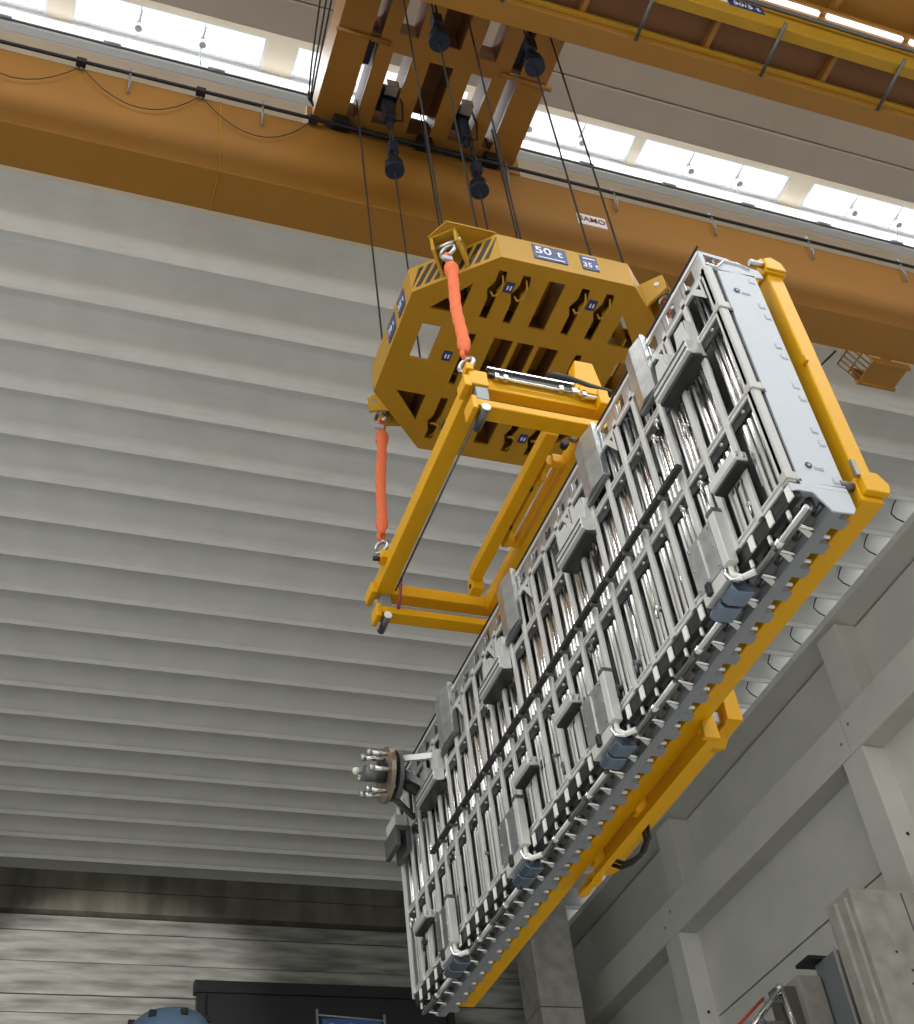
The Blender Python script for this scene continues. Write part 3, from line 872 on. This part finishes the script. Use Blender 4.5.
# linear rail, hose and drag chain on the near arm
MB().bar((4.27, 8.0, 10.12), (5.22, 8.0, 10.12), 0.05, 0.075).build('linear_rail', M['anod'], fr)
MB().bar((4.25, 7.97, 10.165), (5.24, 7.97, 10.165), 0.04, 0.02).build('rail_cap', M['alu'], fr)
MB().tube([(4.32, 7.97, 10.05), (5.2, 7.97, 10.04)], 0.018, 8).build('lead_screw', M['alu'], fr)
for x in (4.32, 4.42, 5.05, 5.2):
    fbox('screw_block', x, x+0.05, 7.94, 8.0, 10.02, 10.09, M['shackle'], 0.005)
MB().tube([(4.98, 8.0, 10.26), (5.05, 8.0, 10.30), (5.2, 8.0, 10.29), (5.45, 8.0, 10.22), (5.7, 8.0, 10.18)], 0.045, 10).build('drag_chain', M['rubber'], fr)
MB().tube([(5.2, 7.97, 10.1), (5.35, 7.96, 10.0), (5.55, 7.96, 10.02), (5.75, 7.98, 10.05)], 0.028, 8).build('actuator', M['alu'], fr)
for x in (5.3, 5.5, 5.66):
    fbox('actuator_joint', x, x+0.05, 7.92, 8.0, 9.98, 10.06, M['shackle'], 0.005)
MB().cyl((5.44, 8.45, 9.96), (5.44, 8.55, 9.96), 0.05, 12).build('pulley', M['shackle'], fr)
MB().cyl((5.38, 8.6, 9.96), (5.38, 8.68, 9.96), 0.045, 12).build('pulley', M['dark'], fr)
MB().box(4.02, 4.1, 7.96, 8.1, 10.1, 10.2).build('sling_lug', T, fr, 0.01)
MB().box(3.98, 4.06, 10.9, 11.06, 10.02, 10.14).build('sling_lug', T, fr, 0.01)
MB().tube([(3.98, 10.98, 10.05), (3.9, 11.0, 10.06)], 0.03, 8).build('lug_bolt', M['dark'], fr)
# strongback behind the detector
YN, YF = 5.22, 14.05
fbox('near_post', 5.65, 5.80, YN+0.03, YN+0.26, 6.22, 8.72)
MB().box(5.62, 5.83, YN, YN+0.24, 8.72, 8.74).prism([(5.63, 8.74), (5.83, 8.74), (5.81, 8.86), (5.72, 8.92), (5.64, 8.88)], 'y', YN-0.02, YN+0.24).build('post_cap', T, fr, 0.01)
MB().prism([(5.63, 8.93), (5.68, 8.98), (5.73, 8.92), (5.78, 8.97), (5.81, 8.86), (5.64, 8.84)], 'y', YN+0.05, YN+0.1).build('post_lug', T, fr)
fbox('bottom_beam', 5.58, 5.77, YN, YF, 6.0, 6.22)
MB().prism([(5.60, 6.2), (5.64, 6.25), (5.76, 6.25), (5.83, 6.14), (5.80, 6.05), (5.6, 6.05)], 'y', YN-0.06, YN).build('beam_cap', T, fr, 0.008)
fbox('far_post', 5.58, 5.80, YF-0.24, YF, 6.24, 8.7)
fbox('top_beam', 5.58, 5.80, YN+0.24, YF-0.24, 8.5, 8.7)
for y in (8.0, 11.4):
    fbox('mid_post', 5.6, 5.82, y, y+0.2, 8.7, 10.1)
fbox('post_bracket', 5.63, 5.66, YN, YN+0.06, 7.55, 7.62, T, 0.004)
MB().cyl((5.5, YN+0.02, 8.82), (5.64, YN+0.02, 8.82), 0.03, 10).build('clamp_bolt', M['shackle'], fr)
MB().cyl((5.46, YN+0.04, 6.16), (5.6, YN+0.04, 6.16), 0.035, 10).build('clamp_bolt', M['dsteel'], fr)
fbox('clamp_strip', 5.57, 5.61, YN-0.06, YN-0.02, 6.2, 6.36, M['bronze'], 0.004)
# lower turning beams below the strongback
MB().prism([(5.70, 5.99), (5.83, 6.05), (5.84, 5.82), (5.68, 5.82)], 'y', 8.0, 8.06).build('beam_end', T, fr, 0.006)
low = [(8.06, 5.82), (10.1, 5.82), (10.25, 5.87), (10.45, 5.87), (10.55, 5.81), (10.68, 5.81), (10.74, 5.86), (10.85, 5.82), (11.0, 5.86), (11.04, 5.95), (8.06, 5.98)]
MB().prism(low, 'x', 5.81, 5.84).box(5.735, 5.81, 8.06, 10.9, 5.82, 5.835).box(5.735, 5.81, 10.55, 10.7, 5.81, 5.9).box(5.735, 5.81, 8.06, 8.5, 5.835, 5.95).build('lower_beam', T, fr)
MB().prism([(5.97, 6.34), (6.11, 6.34), (6.11, 6.02), (5.95, 6.02)], 'y', 7.98, 8.04).build('beam_end', T, fr, 0.006)
low2 = [(8.04, 6.02), (8.25, 6.02), (8.35, 5.96), (8.5, 6.02), (10.5, 6.02), (10.6, 5.98), (10.8, 6.02), (10.9, 6.1), (10.9, 6.3), (8.04, 6.3)]
MB().prism(low2, 'x', 5.97, 6.11).build('lower_beam', T, fr, 0.008)
for y in (8.3, 9.6, 10.6):
    fbox('beam_spacer', 5.83, 5.97, y, y+0.1, 6.03, 6.2)
fbox('hinge_block', 5.85, 5.93, 8.06, 8.2, 6.04, 6.14, M['shackle'], 0.005)
for dy in (0.0, 0.14):
    MB().tube([(6.0, 9.75+dy*.6, 6.02), (6.03, 9.8+dy*.6, 5.9), (6.03, 9.95+dy*.6, 5.83), (6.0, 10.1+dy*.6, 5.82), (5.96, 10.25+dy*.6, 5.85), (5.93, 10.35+dy*.6, 5.93), (5.92, 10.4+dy*.6, 6.0)], 0.022, 8).build('hydraulic_hose', M['rubber'], fr)

# ================================================================== DETECTOR
dt = thing('detector_module', 'long silver detector module of upright tubes and struts, hanging tilted across the picture', 'detector', (5.25, 9.63, 5.8))
A0, A1 = 5.25, 13.98            # near and far ends
P = 0.3605                      # strut pitch
# upright tubes, two staggered layers
tube0 = MB().cyl((5.07, A0+0.13, 6.14), (5.07, A0+0.13, 8.55), 0.03, 12).build('tube', M['alu'], dt)
tube1 = MB().cyl((5.14, A0+0.13, 6.14), (5.14, A0+0.13, 8.55), 0.03, 10).build('rear_tube', M['alud'], dt)
slim = MB().cyl((5.06, A0+0.13, 6.14), (5.06, A0+0.13, 8.55), 0.017, 10).build('slim_tube', M['alur'], dt)
front, rear, thin = [], [], []
for b in range(24):
    o_ = P*b
    for k, dy in enumerate((0.0, 0.075, 0.15)):
        if (b, k) != (0, 0):
            front.append((0, o_+dy+(0.012 if (b+k) % 3 == 0 else 0), 0))
    for dy in (0.035, 0.11, 0.185):
        rear.append((0, o_+dy, 0))
    thin.append((0, o_+0.205, 0))
row(tube0, front, dt)
row(tube1, rear[1:], dt)
row(slim, thin[1:], dt)
MB().box(5.40, 5.43, A0, A1, 6.1, 8.6).build('back_panel', M['skin'], dt)
# struts in front of them
strut = MB().box(4.985, 5.015, A0, A0+0.062, 6.08, 8.62).build('strut', M['barm'], dt, 0.004)
row(strut, [(0, P*k, 0) for k in range(1, 25)], dt)
# cross rails
for z in (8.06, 7.08, 6.11):
    MB().box(5.016, 5.026, A0, A1, z-0.03, z+0.05).box(5.0, 5.016, A0, A1, z+0.03, z+0.042).build('cross_rail', M['alur'], dt)
    MB().box(5.0, 5.016, A0, A1, z-0.03, z-0.02).build('rail_edge', M['barm'], dt)
    MB().box(5.018, 5.034, A0, A1, z-0.125, z-0.03).build('rail_web', M['anod'], dt)
    if z > 6.5:
        b_ = MB().cyl((4.99, A0+0.17, z-0.09), (5.03, A0+0.17, z-0.09), 0.014, 8).build('rail_bolt', M['shackle'], dt)
        row(b_, [(0, P*k, 0) for k in range(1, 24)], dt)
# top tray
MB().box(4.985, 5.01, A0, A1, 8.775, 8.81).build('tray_rail', M['alur'], dt)
MB().box(4.985, 5.01, A0, A1, 8.52, 8.56).build('tray_rail', M['barm'], dt)
MB().box(5.11, 5.13, A0, A1, 8.6, 8.8).build('tray_back', M['dsteel'], dt)
MB().box(5.0, 5.32, A0, A1, 8.585, 8.6).build('tray_floor', M['galv'], dt)
tpz = MB().holed(rect(A0+0.005, A0+P-0.005, 8.56, 8.775), [rect(A0+0.15, A0+0.29, 8.60, 8.745)], 'x', 4.992, 5.0).build('tray_web', M['galv'], dt)
row(tpz, [(0, P*k, 0) for k in range(1, 24)], dt)
tb_ = MB().box(5.01, 5.10, A0+0.13, A0+0.24, 8.6, 8.72).build('tray_connector', M['anod'], dt)
row(tb_, [(0, P*k, 0) for k in range(1, 24)], dt)
clipm = MB().box(5.0, 5.2, A0+0.34, A0+0.36, 8.6, 8.79).build('tray_rib', M['dsteel'], dt)
row(clipm, [(0, P*k, 0) for k in range(0, 24) if k], dt)
gus = MB().holed([(A0+0.085, 8.52), (A0+0.24, 8.52), (A0+0.085, 8.28)], [[(A0+0.11, 8.5), (A0+0.165, 8.5), (A0+0.11, 8.42)]], 'x', 4.983, 4.995).build('gusset', M['barm'], dt)
row(gus, [(0, P*k, 0) for k in range(2, 24, 3)], dt)
MB().tube([(5.02, A0, 8.9), (5.02, A1, 8.9)], 0.012, 6).build('safety_wire', M['rope'], dt)


def dbox(name, x0, x1, y0, y1, z0, z1, m, bv=0.006, parent=None):
    return MB().box(x0, x1, y0, y1, z0, z1).build(name, m, parent or dt, bv)


# folded galvanised covers over the tray
for y0_, y1_ in ((6.28, 6.60), (7.39, 7.80), (9.59, 10.02), (11.70, 12.18)):
    ym = y0_+(y1_-y0_)*0.55
    MB().prism([(4.95, y0_), (4.92, ym), (4.95, y1_), (5.02, y1_), (5.02, y0_)], 'z', 8.22, 8.90).build('folded_cover', M['galv'], dt)
    dbox('cover_lip', 4.935, 4.98, y0_-0.015, y0_, 8.2, 8.9, M['galv'], 0.003)
    dbox('cover_foot', 4.95, 5.0, y0_, y1_, 8.17, 8.22, M['dsteel'])
# extruded boxes under the tray with their two sheet ears
for y0_, y1_ in ((5.60, 6.20), (7.80, 8.40), (10.0, 10.62), (12.2, 12.85)):
    MB().prism([(4.84, 8.03), (4.98, 8.03), (4.98, 7.89), (4.9, 7.87), (4.84, 7.89)], 'y', y0_, y1_).build('extruded_box', M['alur'], dt, 0.006)
    MB().bar((4.837, y0_, 8.0), (4.837, y1_, 8.0), 0.01, 0.012).bar((4.837, y0_, 7.93), (4.837, y1_, 7.93), 0.01, 0.012).build('box_groove', M['dsteel'], dt)
    dbox('box_underside', 4.87, 5.02, y0_+0.01, y1_-0.01, 7.835, 7.875, M['anod'])
    for q in (y0_+0.01, y1_-0.22):
        MB().prism([(q, 8.03), (q+0.2, 8.03), (q+0.16, 8.3), (q+0.02, 8.3)], 'x', 4.9, 4.91).build('sheet_ear', M['barm'], dt)
        MB().prism([(q, 8.03), (q+0.008, 8.03), (q+0.008, 8.3), (q, 8.3)], 'x', 4.91, 5.0).build('ear_side', M['barm'], dt)
# small boxes on the middle row
for y0_, y1_ in ((5.54, 5.93), (7.72, 8.1), (8.72, 9.12), (9.78, 10.2), (12.0, 12.4), (13.0, 13.45)):
    if y0_ in (7.72, 12.0):
        continue
    b_ = MB().prism([(4.87, 6.67), (4.99, 6.67), (4.99, 6.58), (4.9, 6.57), (4.87, 6.585)], 'y', y0_, y1_).build('sensor_box', M['alur'], dt, 0.006)
    dbox('box_lid', 4.89, 4.99, y0_+0.01, y1_-0.01, 6.545, 6.572, M['anod'], 0.003, b_)
    for k in (4.885, 4.945):
        dbox('box_screw', k, k+0.022, y0_-0.012, y0_, 6.61, 6.645, M['shackle'], 0.003, b_)
# square covers with a post, and wedge boxes below, four along the bottom
for y0_, y1_ in ((6.13, 6.50), (8.22, 8.66), (10.36, 10.80), (12.46, 12.84)):
    c_ = dbox('square_cover', 4.92, 4.94, y0_, y1_, 6.02, 6.48, M['galv'], 0.004)
    dbox('cover_rib', 4.91, 4.92, (y0_+y1_)/2-0.006, (y0_+y1_)/2+0.006, 6.05, 6.44, M['barm'], 0, c_)
    for yy in (y0_+0.03, y1_-0.03):
        for zz in (6.06, 6.25, 6.44):
            MB().cyl((4.91, yy, zz), (4.92, yy, zz), 0.012, 6).build('cover_screw', M['shackle'], c_)
    p_ = dbox('cover_post', 4.90, 4.99, y0_-0.12, y0_-0.03, 5.98, 6.48, M['barm'])
    dbox('post_cap', 4.895, 5.0, y0_-0.12, y0_-0.02, 6.48, 6.52, M['dsteel'], 0.004, p_)
    MB().prism([(4.95, 5.83), (4.97, 5.88), (5.13, 5.88), (5.14, 5.8), (4.99, 5.79)], 'y', y0_+0.0, y0_+0.17).build('wedge_box', M['blueplate'], dt, 0.006)
    MB().prism([(4.95, 5.83), (4.97, 5.88), (5.13, 5.88), (5.14, 5.8), (4.99, 5.79)], 'y', y0_+0.2, y0_+0.37).build('wedge_box', M['blueplate'], dt, 0.006)
    dbox('wedge_bracket', 4.93, 5.05, y0_+0.02, y1_-0.02, 5.9, 6.02, M['barm'])
    MB().tube([(4.95, y0_-0.06, 6.02), (4.96, y0_-0.04, 5.92), (5.0, y0_-0.08, 5.86), (5.06, y0_-0.18, 5.85)], 0.026, 10).build('pipe_elbow', M['tabw'], dt)
    MB().tube([(4.95, y0_-0.03, 6.05), (4.93, y0_+0.0, 5.95), (4.95, y0_-0.02, 5.88), (5.0, y0_-0.1, 5.84)], 0.018, 8).build('pipe_elbow', M['alu'], dt)
    dbox('latch', 4.9, 4.95, y0_+0.2, y0_+0.26, 5.93, 6.04, M['anod'])
# pipe along the bottom edge, in lengths between the wedge boxes
for y0_, y1_ in ((5.24, 6.05), (6.55, 7.3), (7.34, 8.12), (8.72, 9.5), (9.54, 10.26), (10.86, 11.6), (11.64, 12.36), (12.92, 13.9)):
    MB().tube([(5.075, y0_, 5.85), (5.075, y1_, 5.85)], 0.022, 10).build('bottom_pipe', M['galv'], dt)
    MB().tube([(5.12, y0_+0.02, 5.86), (5.12, y1_-0.02, 5.86)], 0.016, 8).build('return_pipe', M['dsteel'], dt)
    ym = (y0_+y1_)/2
    MB().cyl((5.075, ym-0.05, 5.85), (5.075, ym+0.05, 5.85), 0.034, 10).build('pipe_joint', M['alu'], dt)
# tabs, pins, slats and teeth below the last rail
Q = 0.2725
NB = 32
tab = dbox('tab', 4.995, 5.01, A0+0.0, A0+0.065, 5.94, 6.06, M['tabw'], 0.002)
row(tab, [(0, Q*k, 0) for k in range(1, NB)], dt)
tab2 = dbox('small_tab', 5.035, 5.055, A0+0.14, A0+0.17, 5.88, 5.95, M['tabw'], 0.003)
row(tab2, [(0, Q*k, 0) for k in range(1, NB)], dt)
dbox('valance', 5.02, 5.08, A0, A1, 5.95, 6.08, M['anod'])
pin = MB().tube([(5.11, A0+0.2, 5.875), (5.235, A0+0.2, 5.86), (5.27, A0+0.2, 5.855)], 0.016, 8, rad=[0.016, 0.016, 0.004]).build('pin', M['alu'], dt)
row(pin, [(0, Q*k, 0) for k in range(1, NB)], dt)
cap = MB().cyl((5.12, A0+0.2, 5.9), (5.12, A0+0.2, 5.99), 0.016, 8).ball((5.19, A0+0.12, 5.98), 0.045, 8, 6).cyl((5.22, A0+0.1, 5.95), (5.22, A0+0.1, 6.05), 0.03, 8).cyl((5.28, A0+0.17, 5.97), (5.28, A0+0.05, 5.97), 0.025, 8).build('fitting', M['dsteel'], dt)
row(cap, [(0, Q*k, 0) for k in range(1, NB)], dt)
slat = MB().bar((5.11, A0+0.22, 5.95), (5.28, A0+0.27, 5.86), 0.05, 0.01, (0.5, 0, 1)).build('slat', M['alur'], dt)
row(slat, [(0, Q*k, 0) for k in range(1, NB)], dt)
MB().box(5.08, 5.40, A0, A1, 6.06, 6.08).build('bottom_sheet', M['skin'], dt)
MB().box(5.275, 5.29, A0, A1, 5.85, 5.93).box(5.29, 5.37, A0, A1, 5.85, 5.862).build('channel', M['lgrey'], dt, 0.003)
tooth = MB().box(5.37, 5.475, A0+0.06, A0+0.16, 5.853, 5.862).box(5.37, 5.46, A0+0.06, A0+0.068, 5.862, 5.93).build('tooth', M['lgrey'], dt)
row(tooth, [(0, Q*k, 0) for k in range(1, NB)], dt)
bolt = MB().cyl((5.39, A0+0.02, 5.90), (5.46, A0+0.02, 5.90), 0.014, 8).build('white_bolt', M['tabw'], dt)
row(bolt, [(0, Q*k, 0) for k in range(1, NB)], dt)
for k in (0, 1):
    MB().cyl((5.31+0.04*k, A0-0.003, 5.87), (5.32+0.05*k, A0+0.01, 5.87), 0.012, 8).build('channel_screw', M['dark'], dt)
# near end: smooth plate, edge post, kinked bracket
ep = MB().holed([(5.10, 6.10), (5.49, 6.12), (5.49, 8.62), (5.12, 8.58)], [], 'y', A0-0.01, A0+0.012).build('end_plate', M['plate'], dt)
for z in (8.34, 6.29):
    MB().ring((5.235, A0-0.018, z), 'y', 0.0, 0.028, 0.01, 16).build('port', M['dark'], ep)
    MB().ring((5.235, A0-0.02, z), 'y', 0.0, 0.012, 0.012, 12).build('port_tip', M['tag'], ep)
    for k in (0, 1):
        MB().box(5.28, 5.36, A0-0.013, A0-0.01, z-0.012-0.022*k, z-0.002-0.022*k).build('print', M['tag'], ep)
for x, z in ((5.43, 8.523), (5.43, 8.19), (5.445, 8.05), (5.425, 7.68), (5.44, 7.555), (5.43, 7.2), (5.445, 7.06), (5.425, 6.70), (5.445, 6.565), (5.43, 6.17)):
    q_ = MB().box(x-0.03, x+0.03, A0-0.014, A0-0.01, z-0.03, z+0.03).build('label_tag', M['tag'], ep)
    MB().box(x-0.02, x+0.02, A0-0.016, A0-0.014, z-0.018, z+0.018).build('print', M['plate'], q_)
dbox('edge_post', 4.985, 5.065, A0-0.025, A0+0.05, 6.07, 8.60, M['postm'], 0.015)
dbox('edge_gap', 5.065, 5.10, A0+0.005, A0+0.05, 6.08, 8.58, M['anod'], 0)
for z in (8.06, 7.08, 6.12):
    dbox('post_collar', 4.975, 5.085, A0-0.035, A0+0.06, z-0.03, z+0.05, M['postm'], 0.008)
    dbox('collar_notch', 5.085, 5.12, A0-0.012, A0, z-0.03, z+0.01, M['dark'], 0)
dbox('end_step', 5.09, 5.49, A0-0.02, A0+0.2, 6.05, 6.10, M['plate'], 0.008)
kb = [(4.99, 6.06), (4.99, 5.98), (5.04, 6.0), (5.17, 6.0), (5.27, 5.86), (5.28, 5.84), (5.46, 5.85), (5.49, 5.9), (5.49, 6.05)]
MB().holed(kb, [[(5.03, 5.985), (5.165, 5.985), (5.16, 5.98), (5.03, 5.975)]][:0], 'y', A0-0.02, A0-0.005).build('end_bracket', M['plate'], dt)
hb = [(4.99, 8.6), (4.99, 8.81), (5.28, 8.79), (5.32, 8.74), (5.55, 8.72), (5.58, 8.62), (5.49, 8.6)]
MB().holed(hb, [[(5.03, 8.66), (5.03, 8.77), (5.22, 8.75), (5.12, 8.64)]], 'y', A0-0.01, A0+0.01).build('head_bracket', M['plate'], dt)
MB().tube([(5.03, A0-0.01, 8.64), (5.12, A0-0.01, 8.62), (5.22, A0-0.012, 8.74), (5.36, A0-0.012, 8.74), (5.46, A0-0.012, 8.70)], 0.014, 8).build('lifting_strap', M['alu'], dt)
MB().tube([(4.99, A0+0.3, 8.62), (5.03, A0+0.2, 8.54), (5.03, A0+0.05, 8.56), (5.03, A0, 8.64)], 0.02, 8).build('cable_loop', M['rubber'], dt)
dbox('far_end_plate', 4.99, 5.49, A1, A1+0.02, 6.05, 8.62, M['barm'])
# long dark tray across the face, with clips
MB().box(4.90, 4.96, 6.27, 12.72, 7.20, 7.245).build('cable_tray', M['anod'], dt, 0.006)
cl_ = dbox('tray_clip', 4.90, 4.99, 6.6, 6.64, 7.175, 7.20, M['dsteel'], 0.004)
row(cl_, [(0, 0.36*k, 0) for k in range(1, 17)], dt)
# gas/cable fittings scattered over the face
for k in range(46):
    y = A0+0.25+random.random()*8.4
    z = random.choice((8.0, 7.9, 7.0, 6.95, 7.6, 6.5, 6.3))
    r_ = random.uniform(0.018, 0.035)
    MB().cyl((4.99, y, z), (5.08, y, z), r_, 8).cyl((5.0, y, z), (5.0, y, z-0.1), r_*0.5, 6).build('fitting', random.choice((M['anod'], M['alu'], M['dsteel'])), dt)
# slim bright pipes that drop between some struts
for k in range(14):
    y = A0+0.18+P*random.randint(0, 23)+random.uniform(0, 0.12)
    z1_ = random.choice((8.0, 7.0))
    MB().tube([(5.06, y, z1_), (5.06, y, z1_-random.uniform(0.5, 0.85))], 0.02, 8).build('drop_pipe', M['alu'], dt)

# ---- flange head at the far upper end
fh = thing('flange_head', 'round bolted flange on struts sticking out from the far upper end of the detector', 'flange', (4.6, 12.9, 8.05))
fx, fy, fz = 4.52, 13.02, 8.40
MB().ring((fx, fy, fz), 'x', 0.2, 0.345, 0.055, 36).build('ring', M['bronze'], fh)
MB().ring((fx+0.12, fy, fz), 'x', 0.18, 0.31, 0.05, 36).build('back_ring', M['dsteel'], fh)
MB().ring((fx+0.02, fy, fz), 'x', 0.0, 0.21, 0.05, 28).build('hub_plate', M['dsteel'], fh)
for k in range(6):
    a = 2*math.pi*k/6+0.3
    y, z = fy+0.26*math.cos(a), fz+0.26*math.sin(a)
    sd = MB().cyl((fx-0.22, y, z), (fx, y, z), 0.03, 10).build('stud', M['alu'], fh)
    MB().cyl((fx-0.26, y, z), (fx-0.2, y, z), 0.042, 8).build('nut', M['shackle'], sd)
MB().cyl((fx-0.25, fy, fz), (fx, fy, fz), 0.1, 14).build('centre_plug', M['dsteel'], fh)
MB().ball((fx-0.3, fy+0.15, fz+0.12), 0.045).build('white_knob', M['tabw'], fh)
MB().tube([(fx-0.1, fy-0.1, fz+0.1), (fx+0.1, fy-0.08, fz+0.05), (fx+0.3, fy, fz)], 0.03, 8).build('hose', M['rubber'], fh)
for p0, p1, m_ in (((fx+0.1, fy-0.1, fz+0.16), (4.9, 12.3, 8.26), 'alur'), ((fx+0.1, fy+0.25, fz+0.28), (5.0, 13.3, 8.62), 'lgrey'),
                   ((fx+0.1, fy-0.05, fz+0.12), (4.93, 12.5, 7.92), 'dsteel'), ((fx+0.1, fy, fz-0.3), (5.0, 13.4, 8.08), 'dsteel')):
    MB().bar(p0, p1, 0.045, 0.07).build('strut', M[m_], fh)
MB().tube([(fx+0.12, fy, fz), (4.75, 13.0, 8.3), (4.98, 12.9, 8.1)], 0.07, 10).build('signal_bundle', M['anod'], fh)
MB().box(4.78, 4.98, 13.5, 13.95, 7.95, 8.02).box(4.78, 4.84, 13.5, 13.95, 7.75, 7.95).box(4.92, 4.98, 13.5, 13.95, 7.7, 7.95).build('channel_box', M['dsteel'], fh, 0.006)
MB().box(4.8, 4.96, 13.55, 13.9, 8.02, 8.2).build('white_pad', M['barm'], fh, 0.01)
